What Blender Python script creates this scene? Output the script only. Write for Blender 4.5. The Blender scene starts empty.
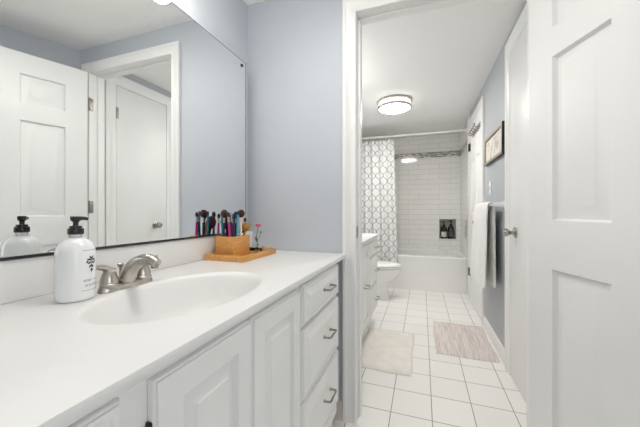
import bpy, bmesh, math, random
from mathutils import Vector, Matrix
random.seed(7)
PI = math.pi
S = bpy.context.scene
COL = S.collection

# ------------------------------------------------------------------ camera, world, exposure
cam = bpy.data.cameras.new('camera')
cam.sensor_width = 36.0
cam.lens = 292.0 / 640.0 * 36.0
cam.shift_y = -2.3 / 640.0
cam.clip_start = 0.02
cam_o = bpy.data.objects.new('camera', cam)
cam_o.location = (0, 0, 1.06)
cam_o.rotation_euler = (PI / 2, 0, math.atan(102.2 / 292.0))
COL.objects.link(cam_o)
S.camera = cam_o
W = bpy.data.worlds.new('world'); S.world = W
W.use_nodes = True
W.node_tree.nodes['Background'].inputs[0].default_value = (0.9, 0.95, 1, 1)
W.node_tree.nodes['Background'].inputs[1].default_value = 1.0
S.view_settings.view_transform = 'Standard'
S.view_settings.look = 'None'
S.view_settings.gamma = 1.0
S.view_settings.use_curve_mapping = False
S.view_settings.exposure = 0.44
S.cycles.max_bounces = 16
S.cycles.diffuse_bounces = 10
S.cycles.glossy_bounces = 6
S.cycles.use_denoising = True
GLOBE_E = 6.5         # vanity light shades
GLOBE2_E = 10.0       # shades over the small vanity
ROOM_FILL_E = 22.0         # added ceiling fixture, unseen, brightening the vanity room
DOME_E = 46.0         # ceiling fixture glass

# fill light from an added, unseen window beside the camera (added_window_1)
WXX = 1.0825                     # inner face of the side wall
WY0, WY1, WZ0, WZ1 = -1.15, -.05, .75, 1.90
ar = bpy.data.lights.new('window_fill', 'AREA'); ar.shape = 'RECTANGLE'
ar.size, ar.size_y = WY1 - WY0 - .1, WZ1 - WZ0 - .1
ar.energy = 5.5; ar.color = (1.0, .99, .97)
ar_o = bpy.data.objects.new('window_fill', ar); COL.objects.link(ar_o)
ar_o.location = (WXX - .012, (WY0 + WY1) / 2, (WZ0 + WZ1) / 2); ar_o.rotation_euler = (PI / 2, 0, PI / 2)

# ------------------------------------------------------------------ dimensions
XW, XM = -0.945, -0.905          # left wall, mirror face
XR = 0.545                       # bathroom right wall
YW, YW2 = 1.442, 1.532             # doorway wall faces
YT, YB = 4.12, 4.89              # tub front, tiled back wall
HC = 0.846                       # worktop height
ZC = 2.24                        # ceiling
OX0, OX1, OZ = -0.312, 0.45, 2.055   # door opening

# ------------------------------------------------------------------ materials
def mat(name, col=(.8, .8, .8), rough=.5, metal=0.0, **kw):
    m = bpy.data.materials.new(name); m.use_nodes = True
    b = m.node_tree.nodes['Principled BSDF']
    b.inputs['Base Color'].default_value = (*col, 1)
    b.inputs['Roughness'].default_value = rough
    b.inputs['Metallic'].default_value = metal
    for k, v in kw.items():
        b.inputs[k.replace('_', ' ')].default_value = v
    return m
def nd(m, t, **props):
    n = m.node_tree.nodes.new(t)
    for k, v in props.items(): setattr(n, k, v)
    return n
def lk(m, a, b): m.node_tree.links.new(a, b)
def bsdf(m): return m.node_tree.nodes['Principled BSDF']
def noise_col(m, c1, c2, scale=5, detail=4, stretch=(1, 1, 1), lo=.35, hi=.65, bump=0.0, coord='Object', bdist=.002):
    tc = nd(m, 'ShaderNodeTexCoord'); mp = nd(m, 'ShaderNodeMapping')
    mp.inputs['Scale'].default_value = stretch
    lk(m, tc.outputs[coord], mp.inputs[0])
    n = nd(m, 'ShaderNodeTexNoise'); n.inputs['Scale'].default_value = scale; n.inputs['Detail'].default_value = detail
    lk(m, mp.outputs[0], n.inputs['Vector'])
    r = nd(m, 'ShaderNodeValToRGB')
    r.color_ramp.elements[0].position = lo; r.color_ramp.elements[0].color = (*c1, 1)
    r.color_ramp.elements[1].position = hi; r.color_ramp.elements[1].color = (*c2, 1)
    lk(m, n.outputs['Fac'], r.inputs[0]); lk(m, r.outputs[0], bsdf(m).inputs['Base Color'])
    if bump:
        b = nd(m, 'ShaderNodeBump'); b.inputs['Strength'].default_value = bump; b.inputs['Distance'].default_value = bdist
        lk(m, n.outputs['Fac'], b.inputs['Height']); lk(m, b.outputs[0], bsdf(m).inputs['Normal'])
    return m

WHITE = (.80, .795, .775)
M_trim = noise_col(mat('trim_paint', WHITE, .35), (.81, .808, .795), (.83, .828, .815), 3)
M_door = noise_col(mat('door_paint', WHITE, .4), (.79, .788, .778), (.815, .813, .803), 2.5)
M_cab = noise_col(mat('cabinet_paint', WHITE, .4), (.80, .80, .785), (.83, .828, .815), 4)
M_cabin = mat('cabinet_inside', (.35, .32, .28), .7)
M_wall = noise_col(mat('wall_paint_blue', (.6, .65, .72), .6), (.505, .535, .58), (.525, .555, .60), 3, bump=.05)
M_wall_dimmed = noise_col(mat('wall_paint_blue_dimmed', (.44, .455, .48), .6), (.43, .447, .475), (.45, .467, .495), 3, bump=.05)  # blue wall paint darkened and greyed for the bathroom's dimmer, warmer light
M_ceil = noise_col(mat('ceiling_paint', (.78, .77, .75), .8), (.87, .865, .85), (.90, .895, .88), 90, 3, bump=.25, bdist=.004)
M_counter = noise_col(mat('cultured_marble', (.82, .81, .78), .38), (.76, .755, .74), (.785, .78, .77), 5, 6)
M_porc = noise_col(mat('porcelain', (.8, .8, .79), .1), (.84, .84, .83), (.86, .86, .85), 3)
M_tub = noise_col(mat('tub_enamel', (.78, .78, .77), .16), (.82, .82, .81), (.85, .85, .84), 3)
M_nickel = noise_col(mat('brushed_nickel', (.5, .47, .43), .28, 1.0), (.44, .41, .37), (.56, .53, .49), 60, 3, (1, 1, .1))
M_pull = noise_col(mat('pull_metal', (.36, .33, .30), .3, 1.0), (.30, .28, .25), (.42, .39, .36), 50)
M_dark = noise_col(mat('dark_metal', (.05, .045, .04), .4, .6), (.035, .03, .028), (.07, .06, .05), 40)
M_chrome = noise_col(mat('chrome', (.72, .72, .72), .12, 1.0), (.66, .66, .66), (.76, .76, .76), 20)
M_knob = noise_col(mat('polished_nickel', (.4, .38, .35), .12, 1.0), (.34, .32, .29), (.46, .44, .41), 30)
M_black = noise_col(mat('black_plastic', (.012, .012, .013), .35), (.009, .009, .01), (.018, .018, .019), 30)
M_mirror = mat('mirror_silver', (.92, .935, .93), .0, 1.0)
M_medge = noise_col(mat('mirror_edge', (.12, .13, .13), .3, .4), (.10, .11, .11), (.16, .17, .17), 20)
M_bottle = noise_col(mat('milky_bottle', (.83, .84, .84), .1), (.82, .83, .83), (.85, .86, .86), 4)
M_glass = mat('clear_glass', (.95, .97, .97), .03, Transmission_Weight=1.0, IOR=1.3)
M_neck = mat('clear_neck', (.85, .87, .87), .06, Transmission_Weight=.7, IOR=1.3)
M_print = mat('black_print', (.03, .03, .035), .6)
M_bamboo = noise_col(mat('bamboo_wood', (.6, .34, .12), .4), (.58, .27, .065), (.72, .38, .12), 9, 5, (14, 1, 14), .3, .7)
M_bamboo_in = noise_col(mat('bamboo_inside', (.4, .22, .08), .6), (.36, .19, .06), (.46, .26, .1), 9, 5, (14, 1, 14))
def glow(name, col, e):
    m = mat(name, (.9, .9, .88), .3)
    bsdf(m).inputs['Emission Color'].default_value = (*col, 1)
    bsdf(m).inputs['Emission Strength'].default_value = e
    return m
M_globe = glow('lit_shade_glass', (1, .955, .89), GLOBE_E)
M_dome = glow('lit_dome_glass', (1, .97, .92), DOME_E)
M_band = glow('lit_band_glass', (1, .97, .92), 4.0)
M_dome2 = glow('fill_dome_glass', (1, .97, .92), ROOM_FILL_E)
M_globe2 = glow('lit_bath_shade_glass', (1, .965, .91), GLOBE2_E)

def tile_mat(name, axes, bw, rh, offset, c1, c2, mortar, msize, rough, org=(0, 0), bump=.3):
    m = mat(name, c1, rough)
    tc = nd(m, 'ShaderNodeTexCoord'); sep = nd(m, 'ShaderNodeSeparateXYZ'); cmb = nd(m, 'ShaderNodeCombineXYZ')
    lk(m, tc.outputs['Object'], sep.inputs[0])
    for i, a in enumerate(axes):
        ad = nd(m, 'ShaderNodeMath', operation='ADD'); ad.inputs[1].default_value = -org[i] + 40 * (bw, rh)[i]
        lk(m, sep.outputs['XYZ'.index(a)], ad.inputs[0]); lk(m, ad.outputs[0], cmb.inputs[i])
    br = nd(m, 'ShaderNodeTexBrick', offset=offset, offset_frequency=2)
    br.inputs['Scale'].default_value = 1.0
    br.inputs['Brick Width'].default_value = bw; br.inputs['Row Height'].default_value = rh
    br.inputs['Mortar Size'].default_value = msize; br.inputs['Mortar Smooth'].default_value = .1
    br.inputs['Color1'].default_value = (*c1, 1); br.inputs['Color2'].default_value = (*c2, 1)
    br.inputs['Mortar'].default_value = (*mortar, 1); br.inputs['Bias'].default_value = 0
    lk(m, cmb.outputs[0], br.inputs['Vector'])
    n = nd(m, 'ShaderNodeTexNoise'); n.inputs['Scale'].default_value = 14; lk(m, tc.outputs['Object'], n.inputs['Vector'])
    mx = nd(m, 'ShaderNodeMixRGB', blend_type='MULTIPLY'); mx.inputs[0].default_value = .12
    lk(m, br.outputs['Color'], mx.inputs[1]); lk(m, n.outputs['Color'], mx.inputs[2])
    lk(m, br.outputs['Color'], bsdf(m).inputs['Base Color'])
    b = nd(m, 'ShaderNodeBump', invert=True); b.inputs['Strength'].default_value = bump; b.inputs['Distance'].default_value = .003
    lk(m, br.outputs['Fac'], b.inputs['Height']); lk(m, b.outputs[0], bsdf(m).inputs['Normal'])
    return m
M_floor = tile_mat('floor_tile', 'XY', .205, .215, 0.0, (.86, .85, .83), (.835, .825, .80), (.25, .235, .215), .0022, .3, (.048, 1.58), .3)
TC1, TC2, TMO = (.87, .862, .84), (.84, .832, .81), (.50, .49, .47)
M_subway = tile_mat('subway_tile', 'XZ', .305, .0795, .5, TC1, TC2, TMO, .0016, .07, (.1, .45))
M_subway_side = tile_mat('subway_tile_side', 'YZ', .305, .0795, .5, TC1, TC2, TMO, .0016, .07, (4.89, .45))
def mosaic(name, axes):
    m = tile_mat(name, axes, .052, .0165, .5, (.14, .13, .115), (.72, .71, .68), (.5, .49, .46), .0012, .15, (0, 1.90), .2)
    return m
M_mosaic = mosaic('mosaic_band', 'XZ'); M_mosaic_side = mosaic('mosaic_band_side', 'YZ')

# ------------------------------------------------------------------ mesh helpers
def box(bm, x0, x1, y0, y1, z0, z1, bev=0.0, seg=2):
    vs = [bm.verts.new((x, y, z)) for x in (x0, x1) for y in (y0, y1) for z in (z0, z1)]
    fs = []
    for q in ((0, 1, 3, 2), (4, 6, 7, 5), (0, 4, 5, 1), (2, 3, 7, 6), (0, 2, 6, 4), (1, 5, 7, 3)):
        fs.append(bm.faces.new([vs[i] for i in q]))
    if bev > 0:
        es = list({e for f in fs for e in f.edges})
        bmesh.ops.bevel(bm, geom=es, offset=bev, segments=seg, affect='EDGES', profile=.5, clamp_overlap=True)
def loft(bm, rings, cap0=True, cap1=True, closed=True):
    R = [[bm.verts.new(p) for p in r] for r in rings]
    n = len(R[0])
    for a, b in zip(R, R[1:]):
        for i in range(n if closed else n - 1):
            j = (i + 1) % n
            bm.faces.new((a[i], a[j], b[j], b[i]))
    if cap0: bm.faces.new(list(reversed(R[0])))
    if cap1: bm.faces.new(R[-1])
    return R
def lathe(bm, prof, c=(0, 0, 0), seg=32, sx=1, sy=1, axis='Z', cap0=True, cap1=True):
    rings = []
    for r, z in prof:
        ring = []
        for k in range(seg):
            a = 2 * PI * k / seg
            u, v = r * math.cos(a) * sx, r * math.sin(a) * sy
            if axis == 'Z': p = (c[0] + u, c[1] + v, c[2] + z)
            elif axis == 'X': p = (c[0] + z, c[1] + u, c[2] + v)
            else: p = (c[0] + v, c[1] + z, c[2] + u)
            ring.append(p)
        rings.append(ring)
    loft(bm, rings, cap0, cap1)
def tube(bm, pts, rad, seg=10, flat=None):
    pts = [Vector(p) for p in pts]; n = len(pts)
    rad = [rad] * n if not hasattr(rad, '__len__') else rad
    t0 = (pts[1] - pts[0]).normalized()
    up = Vector((0, 0, 1)) if abs(t0.z) < .9 else Vector((1, 0, 0))
    nrm = (up - t0 * up.dot(t0)).normalized()
    rings = []
    for i in range(n):
        t = (pts[min(i + 1, n - 1)] - pts[max(i - 1, 0)]).normalized()
        nrm = (nrm - t * nrm.dot(t)).normalized(); bn = t.cross(nrm)
        fw = 1 if flat is None else flat[i]
        rings.append([pts[i] + nrm * rad[i] * math.cos(2 * PI * k / seg) + bn * rad[i] * fw * math.sin(2 * PI * k / seg) for k in range(seg)])
    loft(bm, rings)
def spline(pts, m=8):
    pts = [Vector(p) for p in pts]; out = []
    P = [pts[0] * 2 - pts[1]] + pts + [pts[-1] * 2 - pts[-2]]
    for i in range(1, len(P) - 2):
        for k in range(m):
            t = k / m
            out.append(.5 * ((2 * P[i]) + (-P[i - 1] + P[i + 1]) * t + (2 * P[i - 1] - 5 * P[i] + 4 * P[i + 1] - P[i + 2]) * t * t + (-P[i - 1] + 3 * P[i] - 3 * P[i + 1] + P[i + 2]) * t ** 3))
    out.append(pts[-1]); return out
def sphere(bm, c, r, sx=1, sy=1, sz=1, u=20, v=12):
    prof = [(r * math.sin(PI * (k + .001) / (v + .002)), -r * math.cos(PI * k / v) * sz) for k in range(v + 1)]
    prof[0] = (r * .02, -r * sz); prof[-1] = (r * .02, r * sz)
    lathe(bm, prof, c, u, sx, sy)
def panel_face(bm, fn, w, h, cols, rows, prof, edge=0.0):
    """a slab face 0..w by 0..h; cols/rows: panel spans; prof: (inset, depth) steps; fn(x, z, depth) -> point"""
    xs = [0] + [v for c in cols for v in c] + [w]
    zs = [0] + [v for r in rows for v in r] + [h]
    def q(a, b, c, d): bm.faces.new([bm.verts.new(fn(*p)) for p in (a, b, c, d)])
    for i in range(len(xs) - 1):
        for j in range(len(zs) - 1):
            x0, x1, z0, z1 = xs[i], xs[i + 1], zs[j], zs[j + 1]
            if i % 2 == 1 and j % 2 == 1:
                prev = None
                for ins, dep in prof:
                    cur = [(x0 + ins, z0 + ins, dep), (x1 - ins, z0 + ins, dep), (x1 - ins, z1 - ins, dep), (x0 + ins, z1 - ins, dep)]
                    if prev:
                        for k in range(4):
                            q(prev[k], prev[(k + 1) % 4], cur[(k + 1) % 4], cur[k])
                    prev = cur
                q(*prev)
            else:
                q((x0, z0, 0), (x1, z0, 0), (x1, z1, 0), (x0, z1, 0))
def slab_rim(bm, fn, w, h, t, cham=0.0):
    """edge faces of a slab from the front outline (depth 0) back to depth -t"""
    steps = [(0, 0), (-cham, -cham), (-cham, -t)] if cham else [(0, 0), (0, -t)]
    prev = None
    for ins, dep in steps:
        cur = [(ins, ins, dep), (w - ins, ins, dep), (w - ins, h - ins, dep), (ins, h - ins, dep)]
        if prev:
            for k in range(4):
                bm.faces.new([bm.verts.new(fn(*p)) for p in (prev[k], cur[k], cur[(k + 1) % 4], prev[(k + 1) % 4])])
        prev = cur
    bm.faces.new([bm.verts.new(fn(*p)) for p in reversed(prev)])

def link(name, bm, material, parent=None, at=None, smooth=30, world=True):
    """bm in world coordinates -> one mesh object; origin at the parent's location (or at `at`)"""
    bmesh.ops.remove_doubles(bm, verts=bm.verts, dist=1e-5)
    bmesh.ops.recalc_face_normals(bm, faces=bm.faces)
    me = bpy.data.meshes.new(name)
    off = Vector((0, 0, 0))
    if parent is not None and world:
        p = parent
        while p is not None: off += Vector(p.location); p = p.parent
    elif at is not None: off = Vector(at)
    if off.length > 0: bmesh.ops.translate(bm, verts=bm.verts, vec=-off)
    bm.to_mesh(me); bm.free()
    for mm in (material if isinstance(material, (list, tuple)) else [material]): me.materials.append(mm)
    if smooth:
        me.polygons.foreach_set('use_smooth', [True] * len(me.polygons))
        me.set_sharp_from_angle(angle=math.radians(smooth))
    o = bpy.data.objects.new(name, me); COL.objects.link(o)
    if parent is not None: o.parent = parent
    elif at is not None: o.location = at
    return o
def tag(o, label, cat, group=None):
    o['label'] = label; o['category'] = cat
    if group: o['group'] = group
    return o
def thing(name, label, cat, loc=(0, 0, 0), rz=0, group=None):
    o = bpy.data.objects.new(name, None); o.empty_display_size = .05
    COL.objects.link(o); o.location = loc; o.rotation_euler = (0, 0, rz)
    return tag(o, label, cat, group)
def struct(name, bm, m, label, cat, parent=None, smooth=30):
    o = link(name, bm, m, parent, smooth=smooth)
    if parent is None: o['kind'] = 'structure'; tag(o, label, cat)
    return o
def struct_root(name, label, cat, loc, rz=0):
    o = thing(name, label, cat, loc, rz); o['kind'] = 'structure'; return o
def copy_tree(o, parent=None):
    c = o.copy(); COL.objects.link(c)
    if parent is not None: c.parent = parent
    for ch in list(o.children): copy_tree(ch, c)
    return c
N = bmesh.new

# ================================================================== STRUCTURE
bm = N(); box(bm, -1.1, 1.5, -1.5, 5.05, -.06, 0); struct('floor', bm, M_floor, 'white square tile floor with dark grout running through both rooms', 'floor')
bm = N(); box(bm, -1.1, 1.5, -1.5, 5.05, ZC, ZC + .06); struct('ceiling', bm, M_ceil, 'white painted ceiling over the vanity and the bathroom', 'ceiling')
bm = N(); box(bm, XW - .08, XW, -1.4, YT + .02, 0, ZC); struct('wall_left', bm, M_wall, 'pale blue wall behind the mirror and vanity', 'wall')
bm = N()
box(bm, XW, OX0 - .02, YW, YW2, 0, ZC)
box(bm, OX1 + .02, XR + .08, YW, YW2, 0, ZC)
box(bm, OX0 - .02, OX1 + .02, YW, YW2, OZ + .02, ZC)
struct('wall_doorway', bm, M_wall, 'pale blue wall with the open doorway into the bathroom', 'wall')
# bathroom right wall, with two door recesses left as solid wall behind the leaves
bm = N(); box(bm, XR, XR + .10, YW2, YT, 0, ZC); struct('wall_right', bm, M_wall_dimmed, 'pale blue bathroom wall with framed picture and towel bar', 'wall')
# vanity room: slanted wall behind the open door, side and back walls
ang = math.radians(23)
dx, dy = math.sin(ang), -math.cos(ang)
ax, ay = XR + .01, YW
L = 1.35
bx, by = ax + dx * L, ay + dy * L
def prism_wall(bm, a, b, t, z0, z1):
    d = Vector((b[0] - a[0], b[1] - a[1])).normalized(); n = Vector((-d.y, d.x)) * t
    pts = [(a[0], a[1]), (b[0], b[1]), (b[0] + n.x, b[1] + n.y), (a[0] + n.x, a[1] + n.y)]
    loft(bm, [[(x, y, z0) for x, y in pts], [(x, y, z1) for x, y in pts]])
bm = N(); prism_wall(bm, (ax, ay), (bx, by), .08, 0, ZC)
struct('wall_slanted', bm, M_wall, 'blue wall behind the open white panel door', 'wall')
bx = WXX
bm = N()
box(bm, bx, bx + .08, -1.4, WY0, 0, ZC); box(bm, bx, bx + .08, WY1, by, 0, ZC)
box(bm, bx, bx + .08, WY0, WY1, 0, WZ0); box(bm, bx, bx + .08, WY0, WY1, WZ1, ZC)
struct('wall_side', bm, M_wall, 'blue wall with an added window beside the camera opposite the vanity', 'wall')
bm = N(); box(bm, XW - .08, bx + .1, -1.48, -1.4, 0, ZC); struct('wall_rear', bm, M_wall, 'blue wall behind the camera', 'wall')
w1 = struct_root('added_window_1', 'white framed window added beside the camera for fill light', 'window', (bx + .04, (WY0 + WY1) / 2, WZ0))  # added window, out of view; gives the fill light an opening
bm = N()
for a in ((WY0, WY1, WZ0, WZ0 + .05), (WY0, WY1, WZ1 - .05, WZ1), (WY0, WY0 + .05, WZ0 + .05, WZ1 - .05), (WY1 - .05, WY1, WZ0 + .05, WZ1 - .05), (WY0 + .05, WY1 - .05, (WZ0 + WZ1) / 2 - .02, (WZ0 + WZ1) / 2 + .02)):
    box(bm, bx + .015, bx + .065, a[0], a[1], a[2], a[3], .003)
link('frame', bm, M_trim, w1)
bm = N(); box(bm, bx + .037, bx + .043, WY0 + .05, WY1 - .05, WZ0 + .05, WZ1 - .05); link('pane', bm, M_glass, w1, smooth=0)
# tiled alcove: back wall with niche opening, side walls
NX0, NX1, NZ0, NZ1 = .252, .484, .635, .937
bm = N()
box(bm, -1.02, NX0, YB, YB + .12, 0, ZC); box(bm, NX1, .65, YB, YB + .12, 0, ZC)
box(bm, NX0, NX1, YB, YB + .12, 0, NZ0); box(bm, NX0, NX1, YB, YB + .12, NZ1, ZC)
box(bm, NX0 - .01, NX1 + .01, YB + .10, YB + .12, NZ0 - .01, NZ1 + .01)
struct('wall_back', bm, M_subway, 'white subway tiled wall at the back of the tub', 'wall')
M_niche = tile_mat('niche_tile', 'XZ', .05, .05, 0, (.50, .49, .46), (.36, .35, .33), (.5, .49, .46), .0015, .3, (NX0, NZ0))
bm = N(); box(bm, NX0, NX1, YB + .096, YB + .0995, NZ0, NZ1); struct('trim_5', bm, M_niche, 'dark mosaic lining at the back of the shower niche', 'niche lining')
bm = N()
for a in ((NX0 - .014, NX1 + .014, NZ0 - .014, NZ0), (NX0 - .014, NX1 + .014, NZ1, NZ1 + .014), (NX0 - .014, NX0, NZ0, NZ1), (NX1, NX1 + .014, NZ0, NZ1)):
    box(bm, a[0], a[1], YB - .006, YB + .004, a[2], a[3], .002)
struct('trim_6', bm, M_porc, 'white ceramic edging around the shower niche', 'niche edging')
bm = N(); box(bm, XW - .08, XW, YT + .02, YB, 0, ZC); struct('wall_alcove_left', bm, M_subway_side, 'subway tiled side wall of the tub behind the curtain', 'wall')
bm = N(); box(bm, XR, .65, YT, YB, 0, ZC); struct('wall_alcove_right', bm, M_subway_side, 'glossy subway tiled side wall at the end of the tub nearest the far door', 'wall')
bm = N(); box(bm, XW, XR, YB - .005, YB, 1.90, 1.984); struct('trim_7', bm, M_mosaic, 'grey and white mosaic band across the back shower wall', 'mosaic band')
bm = N(); box(bm, XR - .005, XR, YT - .02, YB - .005, 1.90, 1.984); struct('trim_8', bm, M_mosaic_side, 'grey and white mosaic band on the side shower wall', 'mosaic band')
# white edge strip between the far door casing and the tub alcove
bm = N(); box(bm, XR - .006, XR + .002, 3.91, YT - .022, 0, ZC, .002); struct('trim_9', bm, M_trim, 'white upright strip where the bathroom wall meets the tub tiles', 'trim')

# --- door casings
def casing(bm, a, b, z, along, face, out, w=.068, t=.02, skirt=0):
    """moulded casing around an opening a..b up to z; along 'X' or 'Y'; face = wall plane, out = +1/-1 direction out of the wall"""
    prof = [(0, .010), (.004, .013), (.012, .013), (.018, .011), (.046, .016), (.052, t), (w - .003, t), (w, t - .003), (w, 0)]
    def P(s, zz, d):
        return (s, face + out * d, zz) if along == 'X' else (face + out * d, s, zz)
    prof = [(0, 0)] + prof
    rings = []
    for o, d in prof:
        rings.append([P(a - o, skirt, d), P(a - o, z + o, d), P(b + o, z + o, d), P(b + o, skirt, d)])
    R = [[bm.verts.new(p) for p in r] for r in rings]
    for r0, r1 in zip(R, R[1:]):
        for i in range(3): bm.faces.new((r0[i], r0[i + 1], r1[i + 1], r1[i]))
    for e in (0, 3):
        bm.faces.new([r[e] for r in R])
bm = N()
casing(bm, OX0, OX1, OZ, 'X', YW, -1)
casing(bm, OX0, OX1, OZ, 'X', YW2, 1)
struct('trim_1', bm, M_trim, 'white moulded casing around the open bathroom doorway', 'door casing')
bm = N()   # jamb with stop and strike plate
box(bm, OX0 - .02, OX0, YW, YW2, 0, OZ); box(bm, OX1, OX1 + .02, YW, YW2, 0, OZ); box(bm, OX0 - .02, OX1 + .02, YW, YW2, OZ, OZ + .02)
box(bm, OX0, OX0 + .011, YW + .045, YW2, 0, OZ, .002); box(bm, OX1 - .011, OX1, YW + .045, YW2, 0, OZ, .002)
box(bm, OX0, OX1, YW + .045, YW2, OZ - .011, OZ, .002)
jamb = struct('trim_2', bm, M_trim, 'white door jamb lining the doorway with a metal strike plate', 'door jamb')
bm = N(); box(bm, OX0 - .001, OX0 + .002, YW + .006, YW + .034, .925, .985, .001); box(bm, OX0 + .0015, OX0 + .003, YW + .012, YW + .028, .94, .97)
o = struct('strike_plate', bm, M_pull, '', '', jamb); o['label'] = 'tarnished metal strike plate'
# casings of the closed doors on the bathroom right wall
CD0, CD1, CDZ = 1.69, 2.185, 2.085
FD0, FD1, FDZ = 3.11, 3.83, 2.065
bm = N(); casing(bm, CD0, CD1, CDZ, 'Y', XR, -1, w=.088); struct('trim_3', bm, M_trim, 'white moulded casing around the closed flat door', 'door casing')
bm = N(); casing(bm, FD0, FD1, FDZ, 'Y', XR, -1); struct('trim_4', bm, M_trim, 'white moulded casing around the far door beside the tub', 'door casing')
# baseboards
def base_y(bm, x, out, y0, y1, h=.095, t=.013):
    pr = [(0, 0), (t, 0), (t, h - .025), (t * .6, h - .012), (t * .45, h - .002), (0, h)]
    loft(bm, [[(x + out * d, y0, z) for d, z in pr], [(x + out * d, y1, z) for d, z in pr]])
def base_x(bm, y, out, x0, x1, h=.095, t=.013):
    pr = [(0, 0), (t, 0), (t, h - .025), (t * .6, h - .012), (t * .45, h - .002), (0, h)]
    loft(bm, [[(x0, y + out * d, z) for d, z in pr], [(x1, y + out * d, z) for d, z in pr]])
bm = N(); base_y(bm, XR, -1, YW2 + .022, CD0 - .09); base_y(bm, XR, -1, CD1 + .09, FD0 - .07)
struct('baseboard_right', bm, M_trim, 'white baseboard along the bathroom wall below the towel', 'baseboard')
M_pinkbase = noise_col(mat('base_tile', (.7, .62, .56), .3), (.68, .60, .54), (.73, .66, .60), 8)
bm = N(); base_x(bm, YW, -1, XW, OX0 - .07, .09); struct('baseboard_doorway', bm, M_pinkbase, 'beige tile baseboard in the gap between vanity and door casing', 'baseboard')
bm = N(); base_y(bm, XW, 1, YW2, YT); struct('baseboard_left', bm, M_trim, 'white baseboard behind the toilet and small vanity', 'baseboard')

# --- open six panel door (hinged at the doorway's right jamb)
DW, DH, DT = .755, 2.03, .035
def six_panel(bm, w, h, t):
    cols = [(.115, .337), (w - .337, w - .115)] if w > .7 else [(.095, w / 2 - .05), (w / 2 + .05, w - .095)]
    rows = [(.24, .842), (1.015, 1.618), (1.718, 1.905)]
    prof = [(0, 0), (.003, -.001), (.010, -.0150), (.013, -.0155), (.054, -.002), (.057, -.0015)]
    panel_face(bm, lambda x, z, d: (x, d, z), w, h, cols, rows, prof)
    panel_face(bm, lambda x, z, d: (x, -t - d, z), w, h, cols, rows, prof)
    for a, b in (((0, 0), (w, 0)), ((w, 0), (w, h)), ((w, h), (0, h)), ((0, h), (0, 0))):
        bm.faces.new([bm.verts.new(p) for p in ((a[0], 0, a[1]), (b[0], 0, b[1]), (b[0], -t, b[1]), (a[0], -t, a[1]))])
def knob_bm(c, n, r=.027):
    """round door knob with rosette: c on the door face, n = outward unit vector"""
    bm = N()
    prof = [(.032, 0), (.032, .005), (.027, .009), (.013, .012), (.011, .028), (.016, .036), (r - .003, .043), (r, .054), (r - .004, .063), (.012, .067), (.002, .0675)]
    lathe(bm, prof, (0, 0, 0), 24)
    q = Vector((0, 0, 1)).rotation_difference(Vector(n)).to_matrix().to_4x4()
    bmesh.ops.transform(bm, matrix=Matrix.Translation(Vector(c)) @ q, verts=bm.verts)
    return bm
door_dir = math.radians(-70.7)     # from the hinge towards the free edge
d1 = struct_root('door_1', 'large open white six panel door swung in beside the camera', 'door', (.407, 1.398, .008), door_dir)
bm = N(); six_panel(bm, DW, DH, DT)
bmesh.ops.translate(bm, verts=bm.verts, vec=(.002, DT, 0))     # front face towards +y local (wall side) after rotation
leaf = link('leaf', bm, M_door, d1, world=False)
d1_inv = (Matrix.Translation(d1.location) @ Matrix.Rotation(door_dir, 4, 'Z')).inverted()
for zz in (.25, 1.09, 1.83):
    bm = N(); lathe(bm, [(.006, -.045), (.0065, -.044), (.0065, .044), (.006, .045)], (OX1 - .004, YW - .008, zz), 12)
    box(bm, OX1 - .003, OX1 - .0003, YW - .006, YW + .018, zz - .044, zz + .044, .0008)
    bmesh.ops.transform(bm, matrix=d1_inv, verts=bm.verts)
    link('hinge', bm, M_pull, d1, world=False)['label'] = 'tarnished metal hinge'
for sgn, y in ((-1, 0), (1, DT)):
    bm = knob_bm((DW - .065, y, .92), (0, sgn, 0)); link('knob', bm, M_nickel, d1, world=False)['label'] = 'round metal knob'

# --- closed flat door
d2 = struct_root('door_2', 'closed flat white door with a round metal knob', 'door', (XR, (CD0 + CD1) / 2, .008))
bm = N(); box(bm, XR - .010, XR - .001, CD0 + .003, CD1 - .003, .010, CDZ - .003, .002); link('leaf', bm, M_door, d2)
bm = knob_bm((XR - .010, CD1 - .125, .93), (-1, 0, 0), .026); link('knob', bm, M_knob, d2)['label'] = 'brushed round knob'
for zz in (.25, 1.86):
    bm = N(); lathe(bm, [(.0055, -.045), (.006, -.044), (.006, .044), (.0055, .045)], (XR - .016, CD0 + .003, zz), 12); box(bm, XR - .0125, XR - .0095, CD0 + .003, CD0 + .02, zz - .044, zz + .044)
    link('hinge', bm, M_pull, d2)['label'] = 'tarnished metal hinge'
bm = N(); box(bm, XR - .012, XR - .009, CD1 - .131, CD1 - .119, .85, .885, .001); link('keyhole_plate', bm, M_trim, d2)

# --- far panel door
d3 = struct_root('door_3', 'closed white panel door on dark hinges beside the tub', 'door', (XR, (FD0 + FD1) / 2, .008))
bm = N()
w = FD1 - FD0 - .006
panel_face(bm, lambda x, z, d: (XR - .013 - d, FD0 + .003 + x, .01 + z), w, FDZ - .014, [(.095, w / 2 - .05), (w / 2 + .05, w - .095)], [(.24, .83), (1.01, 1.63), (1.73, 1.92)], [(0, 0), (.004, -.003), (.012, -.008), (.017, -.008), (.04, -.003)])
slab_rim(bm, lambda x, z, d: (XR - .013 - d, FD0 + .003 + x, .01 + z), w, FDZ - .014, .012)
link('leaf', bm, M_door, d3)
for zz in (.352, 1.807):
    bm = N(); lathe(bm, [(.007, -.045), (.008, -.044), (.008, .044), (.007, .045)], (XR - .026, FD1 - .01, zz), 12); box(bm, XR - .019, XR - .013, FD1 - .05, FD1 - .004, zz - .044, zz + .044, .001)
    link('hinge', bm, M_dark, d3)['label'] = 'dark bronze hinge'
bm = knob_bm((XR - .013, FD0 + .07, .95), (-1, 0, 0), .026); link('knob', bm, M_dark, d3)['label'] = 'dark round knob'

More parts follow.
